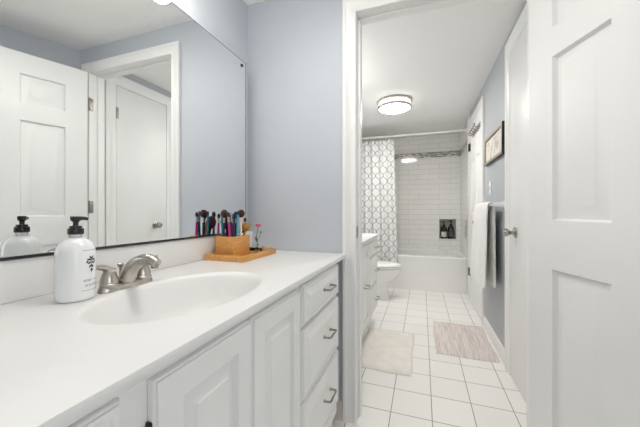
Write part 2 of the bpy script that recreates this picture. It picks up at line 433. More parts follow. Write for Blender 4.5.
# ================================================================== NEAR VANITY
XF = XF_CAB = -.385          # face frame plane
DF = -.367                   # door / drawer face plane
VY0, VY1 = -.195, 1.335
van = thing('vanity_cabinet', 'long white vanity cabinet of raised panel doors and drawers under the mirror', 'cabinet', ((XW + XF) / 2, .57, 0))
ztop = HC - .02
bm = N()
box(bm, XW + .004, XF - .02, VY0, VY0 + .018, .0, ztop); box(bm, XW + .004, XF - .02, VY1 - .018, VY1, .0, ztop)
box(bm, XW + .004, XF - .02, VY0 + .018, VY1 - .018, .105, .123)
box(bm, XF - .09, XF - .075, VY0 + .018, VY1 - .018, 0, .105)
# face frame: stiles and rails
for y0, y1 in ((VY0, VY0 + .035), (.272, .332), (.86, .893), (VY1 - .03, VY1)):
    box(bm, XF - .02, XF, y0, y1, .105, ztop)
for z0, z1 in ((.105, .18), (ztop - .022, ztop)):
    for y0, y1 in ((VY0 + .035, .272), (.332, .86), (.893, VY1 - .03)): box(bm, XF - .02, XF, y0, y1, z0, z1)
box(bm, XF - .02, XF, .577, .59, .18, ztop - .022)
for z in (.424, .671):
    box(bm, XF - .02, XF, .893, VY1 - .03, z - .012, z + .012); box(bm, XF - .02, XF, VY0 + .035, .272, z - .012, z + .012)
link('body', bm, M_cab, van)
def cab_front(y0, y1, z0, z1, frame, name, material, parent, fx=DF, t=.017):
    bm = N(); w, h = y1 - y0, z1 - z0
    fn = lambda x, z, d: (fx + d, y0 + x, z0 + z)
    e = .007
    # stepped outer edge: face inset by e, then a small cove to the full outline
    fn2 = lambda x, z, d: (fx + d, y0 + e + x, z0 + e + z)
    W_, H_ = w - 2 * e, h - 2 * e
    f = frame - e
    pr = [(0, 0), (.002, -.001), (.0045, -.012), (.011, -.013), (.034, -.003), (.036, -.001)]
    if name == 'drawer':     # plain slab with a broad bevelled border
        f = .006; pr = [(0, 0), (.002, -.003), (.007, -.003), (.032, .005), (.035, .005)]
    panel_face(bm, fn2, W_, H_, [(f, W_ - f)], [(f, H_ - f)], pr)
    rs = []
    for ins, d in ((e, 0), (e - .003, -.0015), (e - .003, -.005), (.001, -.0065), (0, -.009), (0, -t)):
        rs.append([fn(ins, ins, d), fn(w - ins, ins, d), fn(w - ins, h - ins, d), fn(ins, h - ins, d)])
    loft(bm, rs, cap0=False)
    return link(name, bm, material, parent, smooth=0)
def pull(y, z, x, parent, half=.048, proj=.03, up=0.0, m=None):
    bm = N()
    tube(bm, spline([(x, y - half, z), (x + proj * .7, y - half, z + up * .6), (x + proj, y - half + .006, z + up), (x + proj, y, z + up), (x + proj, y + half - .006, z + up), (x + proj * .7, y + half, z + up * .6), (x, y + half, z)], 5), .0042, 8)
    for s in (-1, 1): lathe(bm, [(.007, 0), (.007, .002), (.005, .004)], (x, y + s * half, z), 12, axis='X')
    return link('handle', bm, m or M_pull, parent)
for z0, z1 in ((.680, .814), (.432, .664), (.182, .416)):
    d = cab_front(.890, 1.313, z0, z1, .045, 'drawer', M_cab, van)
    pull(1.122, (z0 + z1) / 2 + (.006 if z0 > .6 else .02), DF + .005, d, half=.040, proj=.027)
for z0, z1 in ((.680, .814), (.432, .664), (.182, .416)):
    d = cab_front(-.155, .275, z0, z1, .045, 'drawer', M_cab, van)
    pull(.03, (z0 + z1) / 2, DF + .005, d)
for y0, y1 in ((.324, .581), (.586, .863)):
    d = cab_front(y0, y1, .175, .810, .05, 'door', M_cab, van)
    yh = y0 + .003 if y0 < .5 else y1 - .003
    for zz in (.26, .735):
        bm = N(); box(bm, XF - .0005, XF + .010, yh - .007, yh + .003, zz - .014, zz + .014, .002); link('hinge', bm, M_dark, d)['label'] = 'dark hinge on the door edge'

# worktop with moulded basin
def worktop(name, label, y0, y1, xf, zt, cx, cy, a, b, mats, ztk=.02):
    root = thing(name, label, 'countertop', ((XW + xf) / 2, (y0 + y1) / 2, zt - ztk))
    Nn = 72
    x0, x1 = XW + .001, xf
    ts = [2 * PI * k / Nn for k in range(Nn)]
    for X, Y in ((x0, y0), (x0, y1), (x1, y0), (x1, y1)):
        ts.append(math.atan2((Y - cy) / b, (X - cx) / a) % (2 * PI))
    ts = sorted(set(round(t, 6) for t in ts))
    def rectpt(t, ins, z):
        dx_, dy_ = a * math.cos(t), b * math.sin(t)
        s = 1e9
        if dx_ > 1e-9: s = min(s, (x1 - cx) / dx_)
        if dx_ < -1e-9: s = min(s, (x0 - cx) / dx_)
        if dy_ > 1e-9: s = min(s, (y1 - cy) / dy_)
        if dy_ < -1e-9: s = min(s, (y0 - cy) / dy_)
        X, Y = cx + s * dx_, cy + s * dy_
        return (min(max(X, x0 + ins), x1 - ins), min(max(Y, y0 + ins), y1 - ins), z)
    def ell(t, f, z): return (cx + a * f * math.cos(t), cy + b * f * math.sin(t), z)
    bm = N()
    rings = [[ell(t, 1.02, zt - ztk) for t in ts], [rectpt(t, .002, zt - ztk) for t in ts], [rectpt(t, 0, zt - ztk + .003) for t in ts],
             [rectpt(t, 0, zt - .0015) for t in ts], [rectpt(t, .0005, zt - .0005) for t in ts], [rectpt(t, .002, zt) for t in ts]]
    f0 = 1.16
    rings += [[ell(t, 1.10, zt) for t in ts], [ell(t, 1.055, zt + .0022) for t in ts], [ell(t, 1.0, zt + .0022) for t in ts]]
    loft(bm, rings, False, False)
    link('slab', bm, mats, root, smooth=35)
    bm = N()
    pr = [(1.0, .0022), (.975, .0005), (.945, -.006), (.92, -.015), (.88, -.034), (.82, -.062), (.72, -.092), (.58, -.115), (.40, -.128), (.22, -.134), (.10, -.137)]
    loft(bm, [[ell(t, f, zt + z) for t in ts] for f, z in pr], False, False)
    link('basin', bm, mats, root, smooth=60)
    bm = N(); box(bm, x0, XM - .003, y0, y1, zt, zt + .100, .003); link('backsplash', bm, mats, root)
    bm = N(); lathe(bm, [(.024, 0), (.026, .003), (.019, .005), (.018, .001), (.015, .0005), (.015, .006), (.002, .008)], (cx, cy, zt - .139), 24); link('drain', bm, M_nickel, root)
    return root
worktop('vanity_countertop', 'white cultured marble countertop with moulded oval basin', -.21, YW - .002, -.362, HC, -.592, .622, .170, .248, M_counter)

# faucet
FY, FX = .600, -.789
fa = thing('faucet', 'brushed nickel two handle faucet behind the oval basin', 'faucet', (FX, FY, HC))
bm = N()
def stad(hx, hy, n=40, p=2.6):
    return [(math.copysign(abs(math.cos(2 * PI * k / n)) ** (2 / p), math.cos(2 * PI * k / n)) * hx, math.copysign(abs(math.sin(2 * PI * k / n)) ** (2 / p), math.sin(2 * PI * k / n)) * hy) for k in range(n)]
loft(bm, [[(FX + x * s, FY + y * (1 - (1 - s) * .35), HC + z) for x, y in stad(.0265, .0765)] for s, z in ((1, 0.0), (1, .005), (.95, .011), (.86, .015), (.7, .017))])
link('base', bm, M_nickel, fa)
bm = N()   # spout: broad at the foot, arching towards the basin
pts = spline([(FX - .004, FY, HC + .008), (FX + .006, FY, HC + .036), (FX + .026, FY, HC + .062), (FX + .056, FY, HC + .079), (FX + .088, FY, HC + .082), (FX + .112, FY, HC + .072)], 7)
n = len(pts); rr = [.026 - .0135 * (k / (n - 1)) ** .6 for k in range(n)]
tube(bm, pts, rr, 18, [1.05] * n)
link('spout', bm, M_nickel, fa)
bm = N(); lathe(bm, [(.0095, 0), (.0095, .008), (.007, .010)], (FX + .104, FY, HC + .060), 16); link('aerator', bm, M_pull, fa)
for s in (-1, 1):
    hy = FY + s * .050
    bm = N()
    lathe(bm, [(.0215, .013), (.0228, .017), (.0228, .021), (.0208, .0225), (.0205, .030), (.0178, .043), (.0125, .055), (.006, .062), (.001, .063)], (FX, hy, HC), 24)
    h = link('handle', bm, M_nickel, fa)
    bm = N()
    pts = spline([(FX - .002, hy - s * .006, HC + .052), (FX, hy + s * .012, HC + .064), (FX + .002, hy + s * .030, HC + .069), (FX + .006, hy + s * .046, HC + .073)], 6)
    n = len(pts); tube(bm, pts, [.012 - .0075 * (k / (n - 1)) ** .7 for k in range(n)], 12, [1.5] * n); link('lever', bm, M_nickel, h)
bm = N(); lathe(bm, [(.003, .0), (.003, .050), (.0045, .052), (.0075, .058), (.008, .064), (.005, .066)], (FX - .026, FY, HC), 14); link('lift_rod', bm, M_nickel, fa)

# soap bottle
BX, BY = -.797, .475
so = thing('soap_bottle', 'white pump bottle with black pump and botanical print beside the faucet', 'bottle', (BX, BY, HC))
BR = .0395
BP = [(.030, 0), (BR - .004, .001), (BR - .001, .004), (BR, .010), (BR, .112), (BR - .0015, .124), (BR - .006, .135), (BR - .014, .143), (.019, .147), (.0145, .150)]
bm = N(); lathe(bm, BP, (BX, BY, HC), 48); link('bottle', bm, M_bottle, so, smooth=50)
bm = N(); lathe(bm, [(.0145, .1495), (.0132, .151), (.0132, .160), (.014, .162)], (BX, BY, HC), 32); link('neck', bm, M_neck, so)
bm = N(); lathe(bm, [(.0155, .158), (.016, .159), (.016, .170), (.0152, .172), (.0125, .173), (.012, .178), (.007, .179)], (BX, BY, HC), 36)
pu = link('pump', bm, M_black, so)
bm = N()
lathe(bm, [(.0055, .177), (.0055, .187), (.0085, .190), (.0095, .194), (.0095, .199), (.008, .201)], (BX, BY, HC), 24)
hd = Vector((.62, .78, 0)).normalized()
p0 = Vector((BX, BY, HC + .1965))
tube(bm, [p0 - hd * .010, p0 + hd * .010, p0 + hd * .017, p0 + hd * .024 + Vector((0, 0, -.002))], [.0052, .005, .0042, .0036], 12)
link('pump_head', bm, M_black, pu)
# printed marks wrapped on the glass
def wrap(bm, pts, r=BR + .0004):
    """polygon given as (arc metres, height) wrapped on the bottle"""
    a0 = math.radians(17)
    bm.faces.new([bm.verts.new((BX + r * math.cos(a0 + 1.35 * s / BR), BY + r * math.sin(a0 + 1.35 * s / BR), HC + .072 + 1.3 * (z - .076))) for s, z in pts])
def bar(bm, s0, s1, z0, z1):
    k = max(1, int((s1 - s0) / .003))
    for i in range(k):
        u0, u1 = s0 + (s1 - s0) * i / k, s0 + (s1 - s0) * (i + 1) / k
        wrap(bm, [(u0, z0), (u1, z0), (u1, z1), (u0, z1)])
bm = N()
bar(bm, -.015, .015, .1130, .1136)
bar(bm, -.017, .017, .0395, .0400)
def leafm(s, z, l, wd, a):
    ca, sa = math.cos(a), math.sin(a)
    pts = []
    for t, o in ((0, 0), (.3, wd), (.65, wd * .8), (1, 0), (.65, -wd * .8), (.3, -wd)):
        x, y = t * l, o
        pts.append((s + x * ca - y * sa, z + x * sa + y * ca))
    wrap(bm, pts)
for s, z, l, a in ((0, .094, .010, .3), (0, .094, .010, 2.8), (0, .096, .008, 1.0), (0, .096, .008, 2.1), (0, .091, .009, -.4), (0, .091, .009, 3.5), (.006, .094, .006, -.9), (-.006, .094, .006, 4.0), (0, .086, .008, -.9), (0, .086, .008, 4.0), (0, .080, .007, -1.2), (0, .079, .006, 4.5)):
    leafm(s, z, l, .0017, a)
bar(bm, -.0005, .0005, .071, .097)
for row, z, n_, s0 in ((0, .056, 9, -.0135), (1, .047, 8, -.011)):
    for k in range(n_):
        s = s0 + k * .0031
        if row == 0 and k == 5: continue
        bar(bm, s, s + .0005, z, z + .0034)
        if k % 2: bar(bm, s, s + .0018, z + .0029, z + .0034)
        else: bar(bm, s + .0015, s + .002, z, z + .0034)
        if k % 3 == 0: bar(bm, s, s + .0018, z, z + .0005)
link('print', bm, M_print, so, smooth=0)

# mirror
mi = thing('mirror', 'large frameless wall mirror above the vanity', 'mirror', (XM - .01, .6, HC + .09))
MZ0, MZ1, MY0, MY1 = .948, 1.863, -.25, 1.365
bm = N(); box(bm, XW + .001, XM - .002, MY0, MY1, MZ0, MZ1); link('backing', bm, M_medge, mi)
bm = N(); box(bm, XM - .002, XM, MY0 + .001, MY1 - .002, MZ0 + .004, MZ1 - .002); link('glass', bm, M_mirror, mi, smooth=0)
bm = N(); box(bm, XM - .002, XM + .0004, MY0, MY1, MZ1 - .003, MZ1); box(bm, XM - .002, XM + .0004, MY1 - .0035, MY1, MZ0 + .006, MZ1 - .003)
link('edge', bm, M_medge, mi, smooth=0)['label'] = 'thin dark edge of the glass'
bm = N(); box(bm, XW + .001, XM + .004, MY0, MY1, MZ0, MZ0 + .006, .001); link('channel', bm, M_black, mi)['label'] = 'dark metal channel under the glass'
bm = N(); lathe(bm, [(.009, -.002), (.009, .003), (.006, .006), (.002, .007)], (XM, 1.328, 1.835), 16, axis='X'); link('clip', bm, M_dark, mi)['label'] = 'small dark clip in the upper corner'

# vanity light above the mirror (its lowest shade shows in the mirror)
def vanity_light(label, y0, n_, step, gm, x=XW):
    vl = thing('vanity_light', label, 'light', (x, y0 + step * (n_ - 1) / 2, 2.0))
    bm = N(); box(bm, x + .001, x + .028, y0 - .04, y0 + step * (n_ - 1) + .04, 1.945, 2.035, .006); link('backplate', bm, M_nickel, vl)
    for k in range(n_):
        y = y0 + k * step
        bm = N(); lathe(bm, [(.006, 0), (.006, .06), (.02, .065), (.022, .075)], (x + .028, y, 1.972), 16, axis='X'); link('arm', bm, M_nickel, vl)
        bm = N(); lathe(bm, [(.003, .035), (.058, .036), (.062, .034), (.061, .010), (.056, -.025), (.044, -.055), (.028, -.072), (.003, -.078)], (x + .115, y, 1.972), 28); sh = link('shade', bm, gm, vl)
        bm = N(); lathe(bm, [(.047, -.052), (.0495, -.052), (.046, -.060), (.043, -.058)], (x + .115, y, 1.972), 28, cap0=False, cap1=False); link('ring', bm, M_nickel, sh)
vanity_light('row of lit round glass shades above the mirror', .464, 4, .14, M_globe)
vanity_light('row of lit glass shades above the small vanity inside the bathroom', 2.05, 4, .20, M_globe2)

# ------------------------------------------------------------------ tray group
GY = .018
TX0, TX1, TY0, TY1 = -.898, -.700, 1.02 + GY, 1.310 + GY
tr = N(); box(tr, TX0, TX1, TY0, TY1, HC, HC + .008, .002)
for a in ((TX0, TX1, TY0, TY0 + .009), (TX0, TX1, TY1 - .009, TY1), (TX0, TX0 + .009, TY0 + .009, TY1 - .009), (TX1 - .009, TX1, TY0 + .009, TY1 - .009)):
    box(tr, a[0], a[1], a[2], a[3], HC + .007, HC + .026, .0015)
tag(link('tray', tr, M_bamboo, at=((TX0 + TX1) / 2, (TY0 + TY1) / 2, HC)), 'shallow rectangular bamboo tray in the corner of the countertop', 'tray')
ZT = HC + .008
QX0, QX1, QY0, QY1 = -.880, -.785, 1.07 + GY, 1.20 + GY
bm = N()
ZB = ZT + .092
t_ = .009
for a in ((QX0, QX1, QY0, QY0 + t_), (QX0, QX1, QY1 - t_, QY1), (QX0, QX0 + t_, QY0 + t_, QY1 - t_), (QX1 - t_, QX1, QY0 + t_, QY1 - t_)):
    box(bm, a[0], a[1], a[2], a[3], ZT, ZB, .0012)
box(bm, QX0 + t_, QX1 - t_, QY0 + t_, QY1 - t_, ZT, ZT + .006)
tag(link('brush_holder', bm, M_bamboo, at=((QX0 + QX1) / 2, (QY0 + QY1) / 2, ZT)), 'square bamboo box full of makeup brushes on the tray', 'box')
PC = {}
def plastic(nm, c, r=.3):
    if nm not in PC:
        PC[nm] = noise_col(mat(nm, c, r), tuple(x * .92 for x in c), tuple(min(1, x * 1.08) for x in c), 25)
    return PC[nm]
def brush(name, label, base, top, handle_m, ferr_m, head_m, r=.004, hl=.03, hr=.009, tip=.5, cat='makeup brush', ferr=.025):
    """base, top: foot inside the box and tip of the head"""
    base = (base[0], base[1] + GY, base[2]); b, t = Vector(base), Vector((top[0], top[1] + GY, top[2])); t += (t - b).normalized() * .010
    d = (t - b); Ln = d.length; d.normalize()
    root = thing(name, label, cat, base, 0, 'makeup brushes in the bamboo box')
    bm = N(); p1 = Ln - hl - ferr
    tube(bm, [b, b + d * .004, b + d * p1 * .5, b + d * p1], [r * .7, r, r * 1.15, r * .9], 10); link('handle', bm, handle_m, root)
    bm = N(); tube(bm, [b + d * p1, b + d * (p1 + ferr * .4), b + d * (p1 + ferr)], [r * .95, r * 1.0, r * 1.15], 10); link('ferrule', bm, ferr_m, root)
    bm = N(); q = p1 + ferr
    tube(bm, [b + d * (q - .002), b + d * (q + hl * .3), b + d * (q + hl * .65), b + d * (q + hl * .9), b + d * (q + hl)], [r * 1.1, hr, hr * 1.05, hr * .7, hr * .7 * tip], 12); link('bristles', bm, head_m, root)
    return root
zf = ZT + .0065
teal, pink, navy = plastic('teal_plastic', (.015, .20, .27)), plastic('magenta_plastic', (.42, .015, .16)), plastic('navy_plastic', (.012, .018, .06))
maroon, cream, black = plastic('maroon_bristle', (.05, .006, .022), .8), plastic('cream_plastic', (.75, .66, .6)), plastic('black_bristle', (.02, .016, .015), .8)
gold, brown, lav = plastic('golden_bristle', (.36, .19, .03), .7), plastic('brown_bristle', (.045, .018, .012), .8), plastic('lavender_plastic', (.33, .33, .6))
tealb = plastic('pale_teal_plastic', (.06, .33, .43)); wht = plastic('white_plastic', (.8, .78, .76))
brush('makeup_brush', 'magenta handled brush at the front of the bamboo box', (-.806, 1.085, zf), (-.818, 1.077, zf + .185), pink, M_nickel, brown, .0052, .02, .007)
brush('makeup_brush', 'pale teal brush standing in the middle of the box', (-.800, 1.115, zf), (-.796, 1.118, zf + .190), tealb, tealb, navy, .0055, .018, .006)
brush('makeup_brush', 'navy handled brush between the magenta and the teal brushes', (-.818, 1.100, zf), (-.812, 1.092, zf + .187), navy, M_nickel, lav, .005, .022, .006)
brush('makeup_brush', 'cream handled brush with a full dark brown head', (-.800, 1.142, zf), (-.798, 1.148, zf + .196), cream, cream, brown, .0055, .034, .016, .7)
brush('makeup_brush', 'thin white brush with a small dark tip at the far end of the box', (-.800, 1.172, zf), (-.799, 1.181, zf + .158), wht, wht, brown, .0034, .018, .006)
brush('makeup_brush', 'short brush with a round golden head low over the box rim', (-.812, 1.155, zf), (-.788, 1.176, zf + .136), gold, gold, gold, .005, .042, .0185, .6)
brush('makeup_brush', 'large powder brush with a maroon head leaning towards the mirror', (-.828, 1.125, zf), (-.868, 1.120, zf + .165), maroon, maroon, maroon, .006, .06, .022, .6)
brush('makeup_brush', 'brush with a rounded brown head standing nearest the mirror corner of the box', (-.850, 1.083, zf), (-.846, 1.088, zf + .196), navy, M_nickel, brown, .005, .034, .014, .7)
brush('makeup_brush', 'slim teal brush near the mirror side of the box', (-.862, 1.100, zf), (-.866, 1.095, zf + .190), teal, teal, navy, .0042, .02, .005)
brush('makeup_brush', 'dark flat topped brush at the back of the box', (-.846, 1.160, zf), (-.842, 1.166, zf + .187), black, M_nickel, black, .005, .03, .009, .9)
brush('makeup_brush', 'magenta brush standing at the back of the box by the mirror', (-.865, 1.165, zf), (-.864, 1.176, zf + .178), pink, M_nickel, maroon, .005, .022, .007)
brush('makeup_brush', 'slim navy brush leaning at the corner of the box next to the counter edge', (-.801, 1.094, zf), (-.800, 1.098, zf + .178), navy, navy, black, .0045, .024, .007)
brush('makeup_brush', 'black brush with a wide fan of dark bristles in the middle of the box', (-.835, 1.108, zf), (-.834, 1.108, zf + .182), black, black, brown, .0045, .03, .012, .8)
brush('makeup_brush', 'navy brush with black tip standing at the mirror side of the box', (-.866, 1.132, zf), (-.869, 1.135, zf + .186), navy, navy, black, .005, .022, .006)
# small white bottle behind the box
wb = thing('lotion_bottle', 'small white bottle with dark cap behind the bamboo box', 'bottle', (-.862, 1.276, ZT))
bm = N(); lathe(bm, [(.012, 0), (.0135, .002), (.0135, .085), (.011, .092), (.006, .095)], (-.862, 1.276, ZT), 20); link('body', bm, wht, wb)
bm = N(); lathe(bm, [(.0065, .095), (.0065, .106), (.005, .108)], (-.862, 1.276, ZT), 16); link('cap', bm, M_black, wb)
# bud vase and flower
vx, vy = -.760, 1.245
bm = N(); lathe(bm, [(.011, 0), (.014, .002), (.0155, .012), (.013, .024), (.007, .032), (.0062, .042), (.0085, .046), (.0072, .0455), (.005, .042), (.0055, .033), (.0115, .023), (.0135, .012), (.011, .005), (.002, .004)], (vx, vy, ZT), 24)
tag(link('bud_vase', bm, M_glass, at=(vx, vy, ZT), smooth=60), 'tiny clear glass bud vase holding a pink flower', 'vase')
M_stem = noise_col(mat('green_stem', (.07, .16, .04), .5), (.05, .13, .03), (.10, .2, .06), 30)
M_petal = noise_col(mat('pink_petal', (.8, .16, .35), .5), (.78, .18, .38), (.90, .36, .56), 60)
fl = thing('flower', 'pink flower on a thin green stem standing in the bud vase', 'flower', (vx, vy, ZT + .006))
bm = N(); tube(bm, spline([(vx, vy, ZT + .006), (vx + .001, vy, ZT + .045), (vx - .001, vy - .004, ZT + .085), (vx + .004, vy + .002, ZT + .130)], 6), .0016, 8)
tube(bm, spline([(vx, vy - .001, ZT + .062), (vx + .008, vy + .008, ZT + .080), (vx + .012, vy + .013, ZT + .100)], 5), .0011, 8)
tube(bm, spline([(vx, vy - .001, ZT + .052), (vx - .006, vy - .006, ZT + .066), (vx - .009, vy - .008, ZT + .080)], 5), .0011, 8)
link('stem', bm, M_stem, fl)
bm = N()
for L_ in range(3):
    for k in range(7):
        a = 2 * PI * k / 7 + L_ * .45; tilt = (.25, .75, 1.2)[L_]; r_ = (.017, .015, .010)[L_]
        c0 = Vector((vx + .004, vy + .002, ZT + .130))
        out = Vector((math.cos(a), math.sin(a), 0)); side = Vector((-math.sin(a), math.cos(a), 0)); upv = (out * math.cos(tilt) + Vector((0, 0, 1)) * math.sin(tilt))
        ring = []
        for t, w_ in ((0, .1), (.35, .55), (.75, .7), (1, .35)):
            for sgn in (-1, 1): ring.append(c0 + upv * r_ * t * 1.2 + side * sgn * w_ * r_ * .75 + Vector((0, 0, .002 * t * t)))
        V = [bm.verts.new(p) for p in ring]; nrm = Vector((0, 0, .0006))
        V2 = [bm.verts.new(p + nrm) for p in ring]
        for i in range(0, 6, 2):
            bm.faces.new((V[i], V[i + 1], V[i + 3], V[i + 2])); bm.faces.new((V2[i], V2[i + 2], V2[i + 3], V2[i + 1]))
sphere(bm, (vx + .004, vy + .002, ZT + .135), .008)
link('bloom', bm, M_petal, fl)
bm = N(); sphere(bm, (vx + .012, vy + .013, ZT + .103), .0035, sz=1.3, u=10, v=8); link('bud', bm, maroon, fl)['label'] = 'dark closed bud'
bm = N(); sphere(bm, (vx - .009, vy - .008, ZT + .083), .0045, sz=1.3, u=10, v=8); link('bud', bm, M_petal, fl)['label'] = 'pink bud'
for sg, z in ((1, .060), (-1, .050)):
    bm = N(); tube(bm, spline([(vx, vy, ZT + z), (vx - .004 * sg, vy - .006, ZT + z + .012), (vx - .006 * sg, vy - .007, ZT + z + .026)], 4), [.001, .0025, .0042, .005, .0048, .0042, .003, .0015, .0006], 8, [.3] * 9); link('leaf', bm, M_stem, fl)
# cream cup at the far end of the tray
cx_, cy_ = -.737, 1.293
M_wax = noise_col(mat('cream_ceramic', (.66, .57, .44), .4), (.62, .53, .40), (.70, .61, .48), 20)
bm = N(); lathe(bm, [(.018, 0), (.021, .003), (.023, .034), (.0215, .034), (.0195, .005), (.002, .004)], (cx_, cy_, ZT), 28)
tag(link('cup', bm, M_wax, at=(cx_, cy_, ZT), smooth=50), 'small cream cup at the far end of the bamboo tray', 'cup')
pebm = noise_col(mat('dark_pebble', (.06, .05, .04), .3), (.05, .04, .03), (.12, .10, .08), 30)
for i, (px, py, lab) in enumerate(((vx + .022, vy - .008, 'small dark stone on the tray right beside the bud vase'), (vx + .044, vy + .020, 'small dark stone on the tray in front of the candle cup'))):
    bm = N(); sphere(bm, (px, py, ZT + .0035), .0045, sz=.75, sy=1.3, u=12, v=8)
    tag(link('pebble', bm, pebm, at=(px, py, ZT)), lab, 'stone', 'dark stones on the tray')

# ================================================================== BATHROOM
# bathtub
tb = thing('bathtub', 'white alcove bathtub with a plain flat apron', 'bathtub', (-.21, (YT + YB) / 2, 0))
X0, X1, ZR = XW + .003, XR - .003, .462
bm = N()
def rr(x0, x1, y0, y1, r, z, n=6):
    out = []
    for cx2, cy2, a0 in ((x1 - r, y1 - r, 0), (x0 + r, y1 - r, 90), (x0 + r, y0 + r, 180), (x1 - r, y0 + r, 270)):
        for k in range(n + 1):
            a = math.radians(a0 + 90 * k / n); out.append((cx2 + r * math.cos(a), cy2 + r * math.sin(a), z))
    return out
ye = YB - .003
rings = [rr(X0, X1, YT + .006, ye, .004, .0), rr(X0, X1, YT + .005, ye, .004, .02), rr(X0, X1, YT + .010, ye, .004, ZR - .045), rr(X0, X1, YT + .004, ye, .004, ZR - .032), rr(X0, X1, YT, ye, .004, ZR - .022), rr(X0, X1, YT, ye, .004, ZR - .008), rr(X0 + .003, X1 - .003, YT + .008, ye - .003, .006, ZR),
         rr(X0 + .07, X1 - .07, YT + .075, ye - .05, .10, ZR), rr(X0 + .078, X1 - .078, YT + .083, ye - .058, .10, ZR - .008), rr(X0 + .10, X1 - .10, YT + .10, ye - .07, .12, ZR - .15), rr(X0 + .14, X1 - .14, YT + .13, ye - .10, .14, ZR - .33), rr(X0 + .20, X1 - .20, YT + .18, ye - .15, .12, ZR - .36)]
loft(bm, rings, True, True)
link('shell', bm, M_tub, tb, smooth=40)
bm = N(); lathe(bm, [(.03, 0), (.032, .003), (.02, .006), (.002, .005)], (.22, 4.5, ZR - .36), 20); link('drain', bm, M_chrome, tb)
# bottles in the niche
def pump_bottle(x, y, z, h, r, label, has_label):
    root = thing('pump_bottle', label, 'bottle', (x, y, z), 0, 'bottles in the shower niche')
    dk = plastic('dark_bottle', (.012, .011, .010), .25)
    bm = N(); lathe(bm, [(r - .004, 0), (r, .004), (r, h * .55), (r * .9, h * .63), (r * .4, h * .72), (r * .36, h * .74)], (x, y, z), 24); link('body', bm, dk, root)
    bm = N(); lathe(bm, [(r * .42, h * .735), (r * .42, h * .80), (r * .15, h * .81), (r * .14, h * .9), (r * .3, h * .91), (r * .3, h * .96), (r * .2, h)], (x, y, z), 18)
    tube(bm, [(x, y, z + h * .94), (x - r * .9, y - r * .4, z + h * .94), (x - r * 1.1, y - r * .5, z + h * .91)], .005, 8); link('pump', bm, M_black, root)
    bm = N(); c = plastic('bottle_label', (.62, .60, .57), .6) if has_label else plastic('bottle_label_dark', (.07, .065, .06), .6)
    R_ = r + .0006; rings = []
    for zz in (h * .10, h * (.40 if has_label else .5)):
        rings.append([(x + R_ * math.cos(a), y + R_ * math.sin(a), z + zz) for a in [math.radians(-150 + 120 * k / 12) for k in range(13)]])
    loft(bm, rings, False, False, closed=False); link('label', bm, c, root)
pump_bottle(.318, YB + .045, NZ0, .272, .046, 'dark pump bottle with a pale label on the left in the shower niche', True)
pump_bottle(.418, YB + .045, NZ0, .285, .044, 'all dark pump bottle without a pale label in the shower niche', False)

# shower rod, curtain
YRD = 4.09
rd = thing('shower_rod', 'straight white shower rod across the tub opening', 'curtain rod', (-.2, YRD, 2.08))
bm = N(); tube(bm, [(XW + .004, YRD, 2.083), (XR - .01, YRD, 2.083)], .0125, 14); link('rod', bm, M_trim, rd)
for x, s in ((XW + .001, 1), (XR - .007, -1)):
    bm = N(); lathe(bm, [(.028, 0), (.028, .004), (.02, .014), (.0135, .018)] if s > 0 else [(.028, 0), (.028, -.004), (.02, -.014), (.0135, -.018)], (x, YRD, 2.083), 20, axis='X'); link('flange', bm, M_trim, rd)
M_curt = mat('curtain_fabric', (.8, .8, .8), .8)
def build_curtain_mat(m, w=.175, h=.155, t=.0075):
    uv = nd(m, 'ShaderNodeUVMap'); sp = nd(m, 'ShaderNodeSeparateXYZ'); lk(m, uv.outputs[0], sp.inputs[0])
    def M(op, a, b=None, c=None):
        n = nd(m, 'ShaderNodeMath', operation=op)
        for i, v in enumerate((a, b, c)):
            if v is None: continue
            if isinstance(v, (int, float)): n.inputs[i].default_value = v
            else: lk(m, v, n.inputs[i])
        return n.outputs[0]
    yph = M('MULTIPLY', sp.outputs[1], 2 * PI / h)
    s = M('MULTIPLY', M('SUBTRACT', 1.0, M('COSINE', yph)), w / 4)
    xm = M('ABSOLUTE', M('SUBTRACT', M('MODULO', M('ADD', sp.outputs[0], w * 40.5), w), w / 2))
    dist = M('ABSOLUTE', M('SUBTRACT', xm, s))
    line = M('LESS_THAN', dist, t)
    mx = nd(m, 'ShaderNodeMixRGB'); mx.inputs[1].default_value = (.78, .78, .77, 1); mx.inputs[2].default_value = (.27, .265, .28, 1)
    lk(m, line, mx.inputs[0]); lk(m, mx.outputs[0], bsdf(m).inputs['Base Color'])
build_curtain_mat(M_curt)
cur = thing('shower_curtain', 'white shower curtain with a grey ogee lattice pattern', 'curtain', (-.63, YRD, .30))
bm = N(); uvl = bm.loops.layers.uv.new('UVMap')
cxa, cxb, cz0, cz1 = XW + .02, -.362, .30, 2.035
NXC, NZC = 150, 24
def cpt(u, v, off=0):
    z = cz0 + (cz1 - cz0) * v
    x = cxa + (cxb - cxa) * u * (1 + .10 * (1 - v))
    A = .027 + .010 * (1 - v)
    ph = u * 2 * PI * 5.5
    y = YRD - .012 + A * math.sin(ph) + .007 * math.sin(ph * 1.7 + 1 + 2 * v) - .02 * (1 - v)
    if v > .96: z -= .008 * (1 - math.cos(ph)) * (v - .96) / .04
    return Vector((x, y + off, z))
arc = [0]
for i in range(NXC): arc.append(arc[-1] + (cpt((i + 1) / NXC, .5) - cpt(i / NXC, .5)).length)
for off in (0, .003):
    G = [[bm.verts.new(cpt(i / NXC, j / NZC, off)) for j in range(NZC + 1)] for i in range(NXC + 1)]
    for i in range(NXC):
        for j in range(NZC):
            f = bm.faces.new((G[i][j], G[i + 1][j], G[i + 1][j + 1], G[i][j + 1]))
            for lp, (a, b) in zip(f.loops, ((i, j), (i + 1, j), (i + 1, j + 1), (i, j + 1))):
                lp[uvl].uv = (arc[a], cz0 + (cz1 - cz0) * b / NZC)
    if off == 0: G0 = G
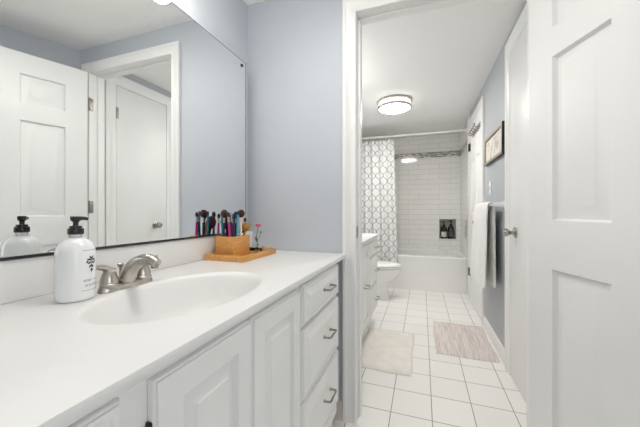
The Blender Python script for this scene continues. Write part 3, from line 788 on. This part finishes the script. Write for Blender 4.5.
for i in range(NXC):
    for j in (0, NZC): bm.faces.new((G0[i][j], G0[i + 1][j], G[i + 1][j], G[i][j]))
for i in (0, NXC):
    for j in range(NZC): bm.faces.new((G0[i][j], G0[i][j + 1], G[i][j + 1], G[i][j]))
link('cloth', bm, M_curt, cur, smooth=80)
for k in range(8):
    u = (k + .25) / 5.5 / 1.0
    if u > .99: continue
    p = cpt(min(u, .985), 1.0)
    bm = N(); ring = [(p.x + .001 * math.sin(a), YRD + .0165 * math.sin(a) - .0, 2.074 + .029 * math.cos(a) - .004) for a in [2 * PI * q / 20 for q in range(21)]]
    tube(bm, ring, .0016, 6); link('ring', bm, M_chrome, cur)

# toilet (faces +x)
TYc = 3.62
to = thing('toilet', 'white toilet with closed lid between the small vanity and the tub', 'toilet', (-.6, TYc, 0))
def egg(xb, xf_, hw, z, n=36, yo=0):
    cxm = xb + (xf_ - xb) * .42; out = []
    for k in range(n):
        a = 2 * PI * k / n
        c, s_ = math.cos(a), math.sin(a)
        lx = (xf_ - cxm) if c > 0 else (cxm - xb)
        out.append((cxm + lx * c, TYc + hw * s_ * (1 - .10 * max(0, c)), z))
    return out
bm = N()
loft(bm, [egg(-.72, -.362, .115, 0), egg(-.72, -.362, .115, .015), egg(-.70, -.378, .098, .035), egg(-.69, -.392, .088, .10), egg(-.69, -.395, .090, .165), egg(-.70, -.365, .115, .200), egg(-.72, -.305, .150, .245), egg(-.73, -.265, .172, .30), egg(-.74, -.250, .181, .345), egg(-.74, -.248, .182, .368), egg(-.735, -.258, .174, .374)])
link('bowl', bm, M_porc, to, smooth=60)
bm = N(); loft(bm, [egg(-.715, -.252, .176, .378), egg(-.718, -.242, .186, .382), egg(-.718, -.242, .186, .394), egg(-.715, -.248, .180, .398)]); link('seat', bm, M_porc, to)
bm = N(); loft(bm, [egg(-.735, -.245, .180, .400), egg(-.738, -.236, .188, .404), egg(-.738, -.236, .188, .418), egg(-.73, -.25, .175, .427), egg(-.70, -.30, .13, .432), egg(-.66, -.40, .06, .434)]); link('lid', bm, M_porc, to, smooth=60)
bm = N(); box(bm, XW + .012, -.735, TYc - .21, TYc + .21, .40, .755, .018, 3); box(bm, XW + .03, -.70, TYc - .12, TYc + .12, .25, .40, .02, 3); tk = link('tank', bm, M_porc, to)
bm = N(); box(bm, XW + .006, -.728, TYc - .218, TYc + .218, .756, .79, .01, 3); link('tank_lid', bm, M_porc, to)
bm = N(); tube(bm, [(-.733, TYc - .15, .70), (-.718, TYc - .15, .70), (-.714, TYc - .13, .698), (-.714, TYc - .08, .692)], .006, 8); link('flush_lever', bm, M_chrome, to)
for s in (-1, 1):
    bm = N(); lathe(bm, [(.012, .0), (.013, .006), (.010, .014), (.002, .017)], (-.52, TYc + s * .112, .012), 14); link('bolt_cap', bm, M_chrome if s < 0 else M_porc, to)
    bm = N(); box(bm, -.755, -.725, TYc + s * .075 - .015, TYc + s * .075 + .015, .392, .43, .005); link('lid_hinge', bm, M_porc, to)

# small bathroom vanity
V2Y0, V2Y1, V2F, V2D = YW2 + .03, 2.86, -.425, -.408
H2 = .842
v2 = thing('vanity_cabinet', 'white vanity cabinet inside the bathroom between doorway and toilet', 'cabinet', ((XW + V2F) / 2, (V2Y0 + V2Y1) / 2, 0))
bm = N()
zt2 = H2 - .028
box(bm, XW + .004, V2F - .02, V2Y0, V2Y0 + .018, .0, zt2); box(bm, XW + .004, V2F - .06, V2Y1 - .018, V2Y1, .0, zt2); box(bm, V2F - .06, V2F - .02, V2Y1 - .018, V2Y1, .135, zt2)
box(bm, XW + .004, V2F - .02, V2Y0 + .018, V2Y1 - .018, .135, .153); box(bm, V2F - .075, V2F - .06, V2Y0 + .018, V2Y1 - .018, 0, .135)
box(bm, V2F - .02, V2F, V2Y0, V2Y0 + .05, .135, zt2); box(bm, V2F - .02, V2F, V2Y1 - .03, V2Y1, .135, zt2); box(bm, V2F - .02, V2F, 2.40, 2.43, .135, zt2)
for a, b in ((V2Y0 + .05, 2.40), (2.43, V2Y1 - .03)):
    box(bm, V2F - .02, V2F, a, b, .135, .17); box(bm, V2F - .02, V2F, a, b, zt2 - .03, zt2)
link('body', bm, M_cab, v2)
for z0, z1, zh in ((.665, .795, .73), (.405, .655, .525), (.155, .395, .265)):
    d = cab_front(2.425, 2.845, z0, z1, .045, 'drawer', M_cab, v2, fx=V2D)
    pull(2.70, zh, V2D + .005, d, proj=.03)
for y0, y1, yh in ((1.61, 2.005, 1.80), (2.015, 2.405, 2.2)):
    d = cab_front(y0, y1, .155, .795, .06, 'door', M_cab, v2, fx=V2D)
    pull(yh, .487, V2D, d, proj=.032)
worktop('vanity_countertop', 'white countertop of the small vanity inside the bathroom', YW2 + .024, 2.872, -.396, H2, -.64, 2.15, .16, .21, M_counter, .020)

# bath mats
def bath_mat(name, label, x0, x1, y0, y1, m, t=.014):
    bm = N(); nx, ny = 40, 60
    G = []
    for i in range(nx + 1):
        row = []
        for j in range(ny + 1):
            u, v = i / nx, j / ny
            e = min(u, 1 - u, (v), (1 - v))
            z = t * (1 - math.exp(-e * 45)) + .002 + .002 * math.sin(i * 1.9) * math.sin(j * .7) * (e > .02) + random.uniform(0, .0016)
            row.append(bm.verts.new((x0 + (x1 - x0) * u + .004 * math.sin(v * 9), y0 + (y1 - y0) * v + .004 * math.sin(u * 7), z)))
        G.append(row)
    for i in range(nx):
        for j in range(ny): bm.faces.new((G[i][j], G[i + 1][j], G[i + 1][j + 1], G[i][j + 1]))
    bd = [G[i][0] for i in range(nx + 1)] + [G[nx][j] for j in range(1, ny + 1)] + [G[i][ny] for i in range(nx - 1, -1, -1)] + [G[0][j] for j in range(ny - 1, 0, -1)]
    lo = [bm.verts.new((v.co.x, v.co.y, .0005)) for v in bd]
    for k in range(len(bd)):
        q = (k + 1) % len(bd); bm.faces.new((bd[q], bd[k], lo[k], lo[q]))
    bm.faces.new(list(reversed(lo)))
    return tag(link(name, bm, m, at=((x0 + x1) / 2, (y0 + y1) / 2, 0), smooth=60), label, 'bath mat')
M_mat1 = noise_col(mat('cream_mat', (.70, .66, .60), .95), (.77, .735, .69), (.83, .80, .755), 12, 6, bump=.3)
M_mat2 = noise_col(mat('pink_beige_mat', (.58, .49, .45), .95), (.56, .49, .46), (.80, .745, .72), 30, 5, (2.8, .25, 1), .3, .7, bump=.4)
bath_mat('bath_mat', 'plain cream bath mat in front of the small vanity', -.455, -.065, 1.955, 2.635, M_mat1)
bath_mat('bath_mat', 'pinkish beige streaked bath mat along the wall below the towel', .095, .515, 2.335, 3.01, M_mat2, .012)

# ceiling light
def dome_light(x, y, label, gm, r=.175):
    root = thing('ceiling_light', label, 'light', (x, y, ZC))
    bm = N(); lathe(bm, [(r - .03, 0), (r, 0), (r + .002, -.004), (r + .002, -.026), (r - .008, -.029), (r - .03, -.024)], (x, y, ZC), 48); link('canopy_ring', bm, M_nickel, root)
    bm = N(); lathe(bm, [(r - .012, -.026), (r - .012, -.064)], (x, y, ZC), 48, cap0=False, cap1=False); link('glass_band', bm, M_band, root, smooth=60)
    bm = N(); lathe(bm, [(r - .016, -.074), (r - .022, -.086), (r - .05, -.097), (r - .11, -.103), (.003, -.104)], (x, y, ZC), 48, cap0=False); link('glass', bm, gm, root, smooth=60)
    bm = N(); lathe(bm, [(r - .013, -.060), (r - .001, -.060), (r + .002, -.064), (r + .002, -.080), (r - .004, -.086), (r - .015, -.086), (r - .018, -.076)], (x, y, ZC), 48, cap0=False, cap1=False); link('lower_ring', bm, M_nickel, root)
    return root
dome_light(-.28, 3.21, 'lit round glass ceiling light with metal rings inside the bathroom', M_dome)
dome_light(-.22, .80, 'lit round glass ceiling light added out of view to brighten the vanity room', M_dome2)  # added fixture, placed to even out the light on worktop and drawers

# towel bar, towel, picture, switch, hook rail
ZBAR = 1.105
tbar = thing('towel_bar', 'white towel bar mounted on the blue bathroom wall', 'towel bar', (XR, 2.68, ZBAR))
bm = N(); tube(bm, [(XR - .072, 2.345, ZBAR), (XR - .072, 2.995, ZBAR)], .011, 14); link('bar', bm, M_porc, tbar)
for y in (2.355, 2.985):
    bm = N(); box(bm, XR - .010, XR - .0005, y - .03, y + .03, ZBAR - .03, ZBAR + .03, .006, 3); tube(bm, [(XR - .008, y, ZBAR), (XR - .05, y, ZBAR), (XR - .072, y, ZBAR)], [.022, .016, .018], 16)
    link('bracket', bm, M_porc, tbar)
M_towel = noise_col(mat('white_terry', (.78, .775, .755), .95), (.75, .745, .725), (.80, .795, .775), 40, 5, bump=.6, bdist=.004)
bm = N()
yt0, yt1 = 2.42, 2.95
xb_ = XR - .072
prof = []    # front hem -> over the bar -> back hem
for k in range(15):
    z = .495 + (ZBAR - .495) * k / 14; prof.append((xb_ - .020 - .026 * (1 - k / 14) ** 1.2 - (.006 if k < 12 else .006 * (14 - k) / 2), z, -1))
for k in range(1, 8):
    a = PI - PI * k / 8; prof.append((xb_ + .019 * math.cos(a), ZBAR + .019 * math.sin(a), 0))
for k in range(11):
    prof.append((xb_ + .020 + .004 * k / 10, ZBAR - (ZBAR - .505) * k / 10, 1))
th = .013
nyt = 20
def tow(k, j, s):
    x, z, side = prof[k]
    a = Vector(prof[max(k - 1, 0)][:2]); b = Vector(prof[min(k + 1, len(prof) - 1)][:2]); d = (b - a).normalized(); nn = Vector((-d.y, d.x))
    f = j / nyt; widen = 1.0 + .10 * max(0, (ZBAR - z) / .65) * (side < 0)
    ymid = (yt0 + yt1) / 2; y = ymid + (f - .5) * (yt1 - yt0) * widen
    wv = (.010 * math.sin(f * 11 + 1) * max(0, (ZBAR - z) / .6) if side < 0 else .003 * math.sin(f * 9) * (side > 0))
    e = math.sin(PI * min(1, max(0, .5 + (f - .5) * 1.0)))
    tt = th * (.5 + .5 * min(1, e * 3)) * (2.4 if side > 0 else 1.2)
    return Vector((x + wv + nn.x * (tt * s), y, z + nn.y * (tt * s)))
rings = []
for k in range(len(prof)):
    rings.append([tow(k, j, .5) for j in range(nyt + 1)] + [tow(k, j, -.5) for j in range(nyt, -1, -1)])
loft(bm, rings)
tag(link('towel', bm, M_towel, at=(xb_, 2.75, ZBAR), smooth=60), 'white terry towel folded over the towel bar', 'towel')

pic = thing('framed_picture', 'thin framed pale sketch in a gilt and dark frame on the blue wall', 'picture', (XR, 2.65, 1.59))
PY0, PY1, PZ0, PZ1 = 2.335, 2.94, 1.462, 1.684
M_frame = noise_col(mat('gilt_frame', (.33, .27, .18), .35, .4), (.40, .33, .22), (.55, .47, .35), 30, 4, (1, 6, 6))
bm = N()
fw_ = .022
for a in ((PY0, PY1, PZ0, PZ0 + fw_), (PY0, PY1, PZ1 - fw_, PZ1), (PY0, PY0 + fw_, PZ0 + fw_, PZ1 - fw_), (PY1 - fw_, PY1, PZ0 + fw_, PZ1 - fw_)):
    box(bm, XR - .022, XR - .0005, a[0], a[1], a[2], a[3], .003)
link('frame', bm, M_frame, pic)
bm = N(); box(bm, XR - .0235, XR - .0005, PY0 - .003, PY0 + .001, PZ0 - .004, PZ1 + .004, .001); box(bm, XR - .0235, XR - .0005, PY0, PY1, PZ0 - .004, PZ0 + .002, .001); link('edge', bm, M_black, pic)['label'] = 'dark outer edge of the frame'
M_art = mat('pale_art', (.6, .56, .48), .5)
noise_col(M_art, (.52, .45, .41), (.76, .73, .66), 16, 5, (1, 1, 1), .38, .50)
bm = N(); box(bm, XR - .012, XR - .006, PY0 + fw_ - .002, PY1 - fw_ + .002, PZ0 + fw_ - .002, PZ1 - fw_ + .002); link('art', bm, M_art, pic, smooth=0)

sw = thing('light_switch', 'white wall switch plate between the picture and the towel bar', 'switch', (XR, 2.80, 1.25))
bm = N(); box(bm, XR - .006, XR - .0003, 2.765, 2.835, 1.195, 1.312, .002); link('plate', bm, M_trim, sw)
bm = N(); box(bm, XR - .014, XR - .005, 2.794, 2.806, 1.243, 1.266, .002); link('toggle', bm, M_porc, sw)

hk = thing('hook_rail', 'narrow metal hook rail across the top panels of the far door', 'hook rail', (XR - .02, 3.42, 1.89))
bm = N(); box(bm, XR - .022, XR - .0135, 3.16, 3.60, 1.875, 1.925, .002); link('rail', bm, M_chrome, hk)
for k in range(5):
    y = 3.20 + k * .09
    bm = N(); tube(bm, spline([(XR - .022, y, 1.90), (XR - .045, y, 1.885), (XR - .060, y, 1.893), (XR - .062, y, 1.912)], 5), .006, 8); sphere(bm, (XR - .062, y, 1.915), .009, u=10, v=8); link('hook', bm, M_pull, hk)
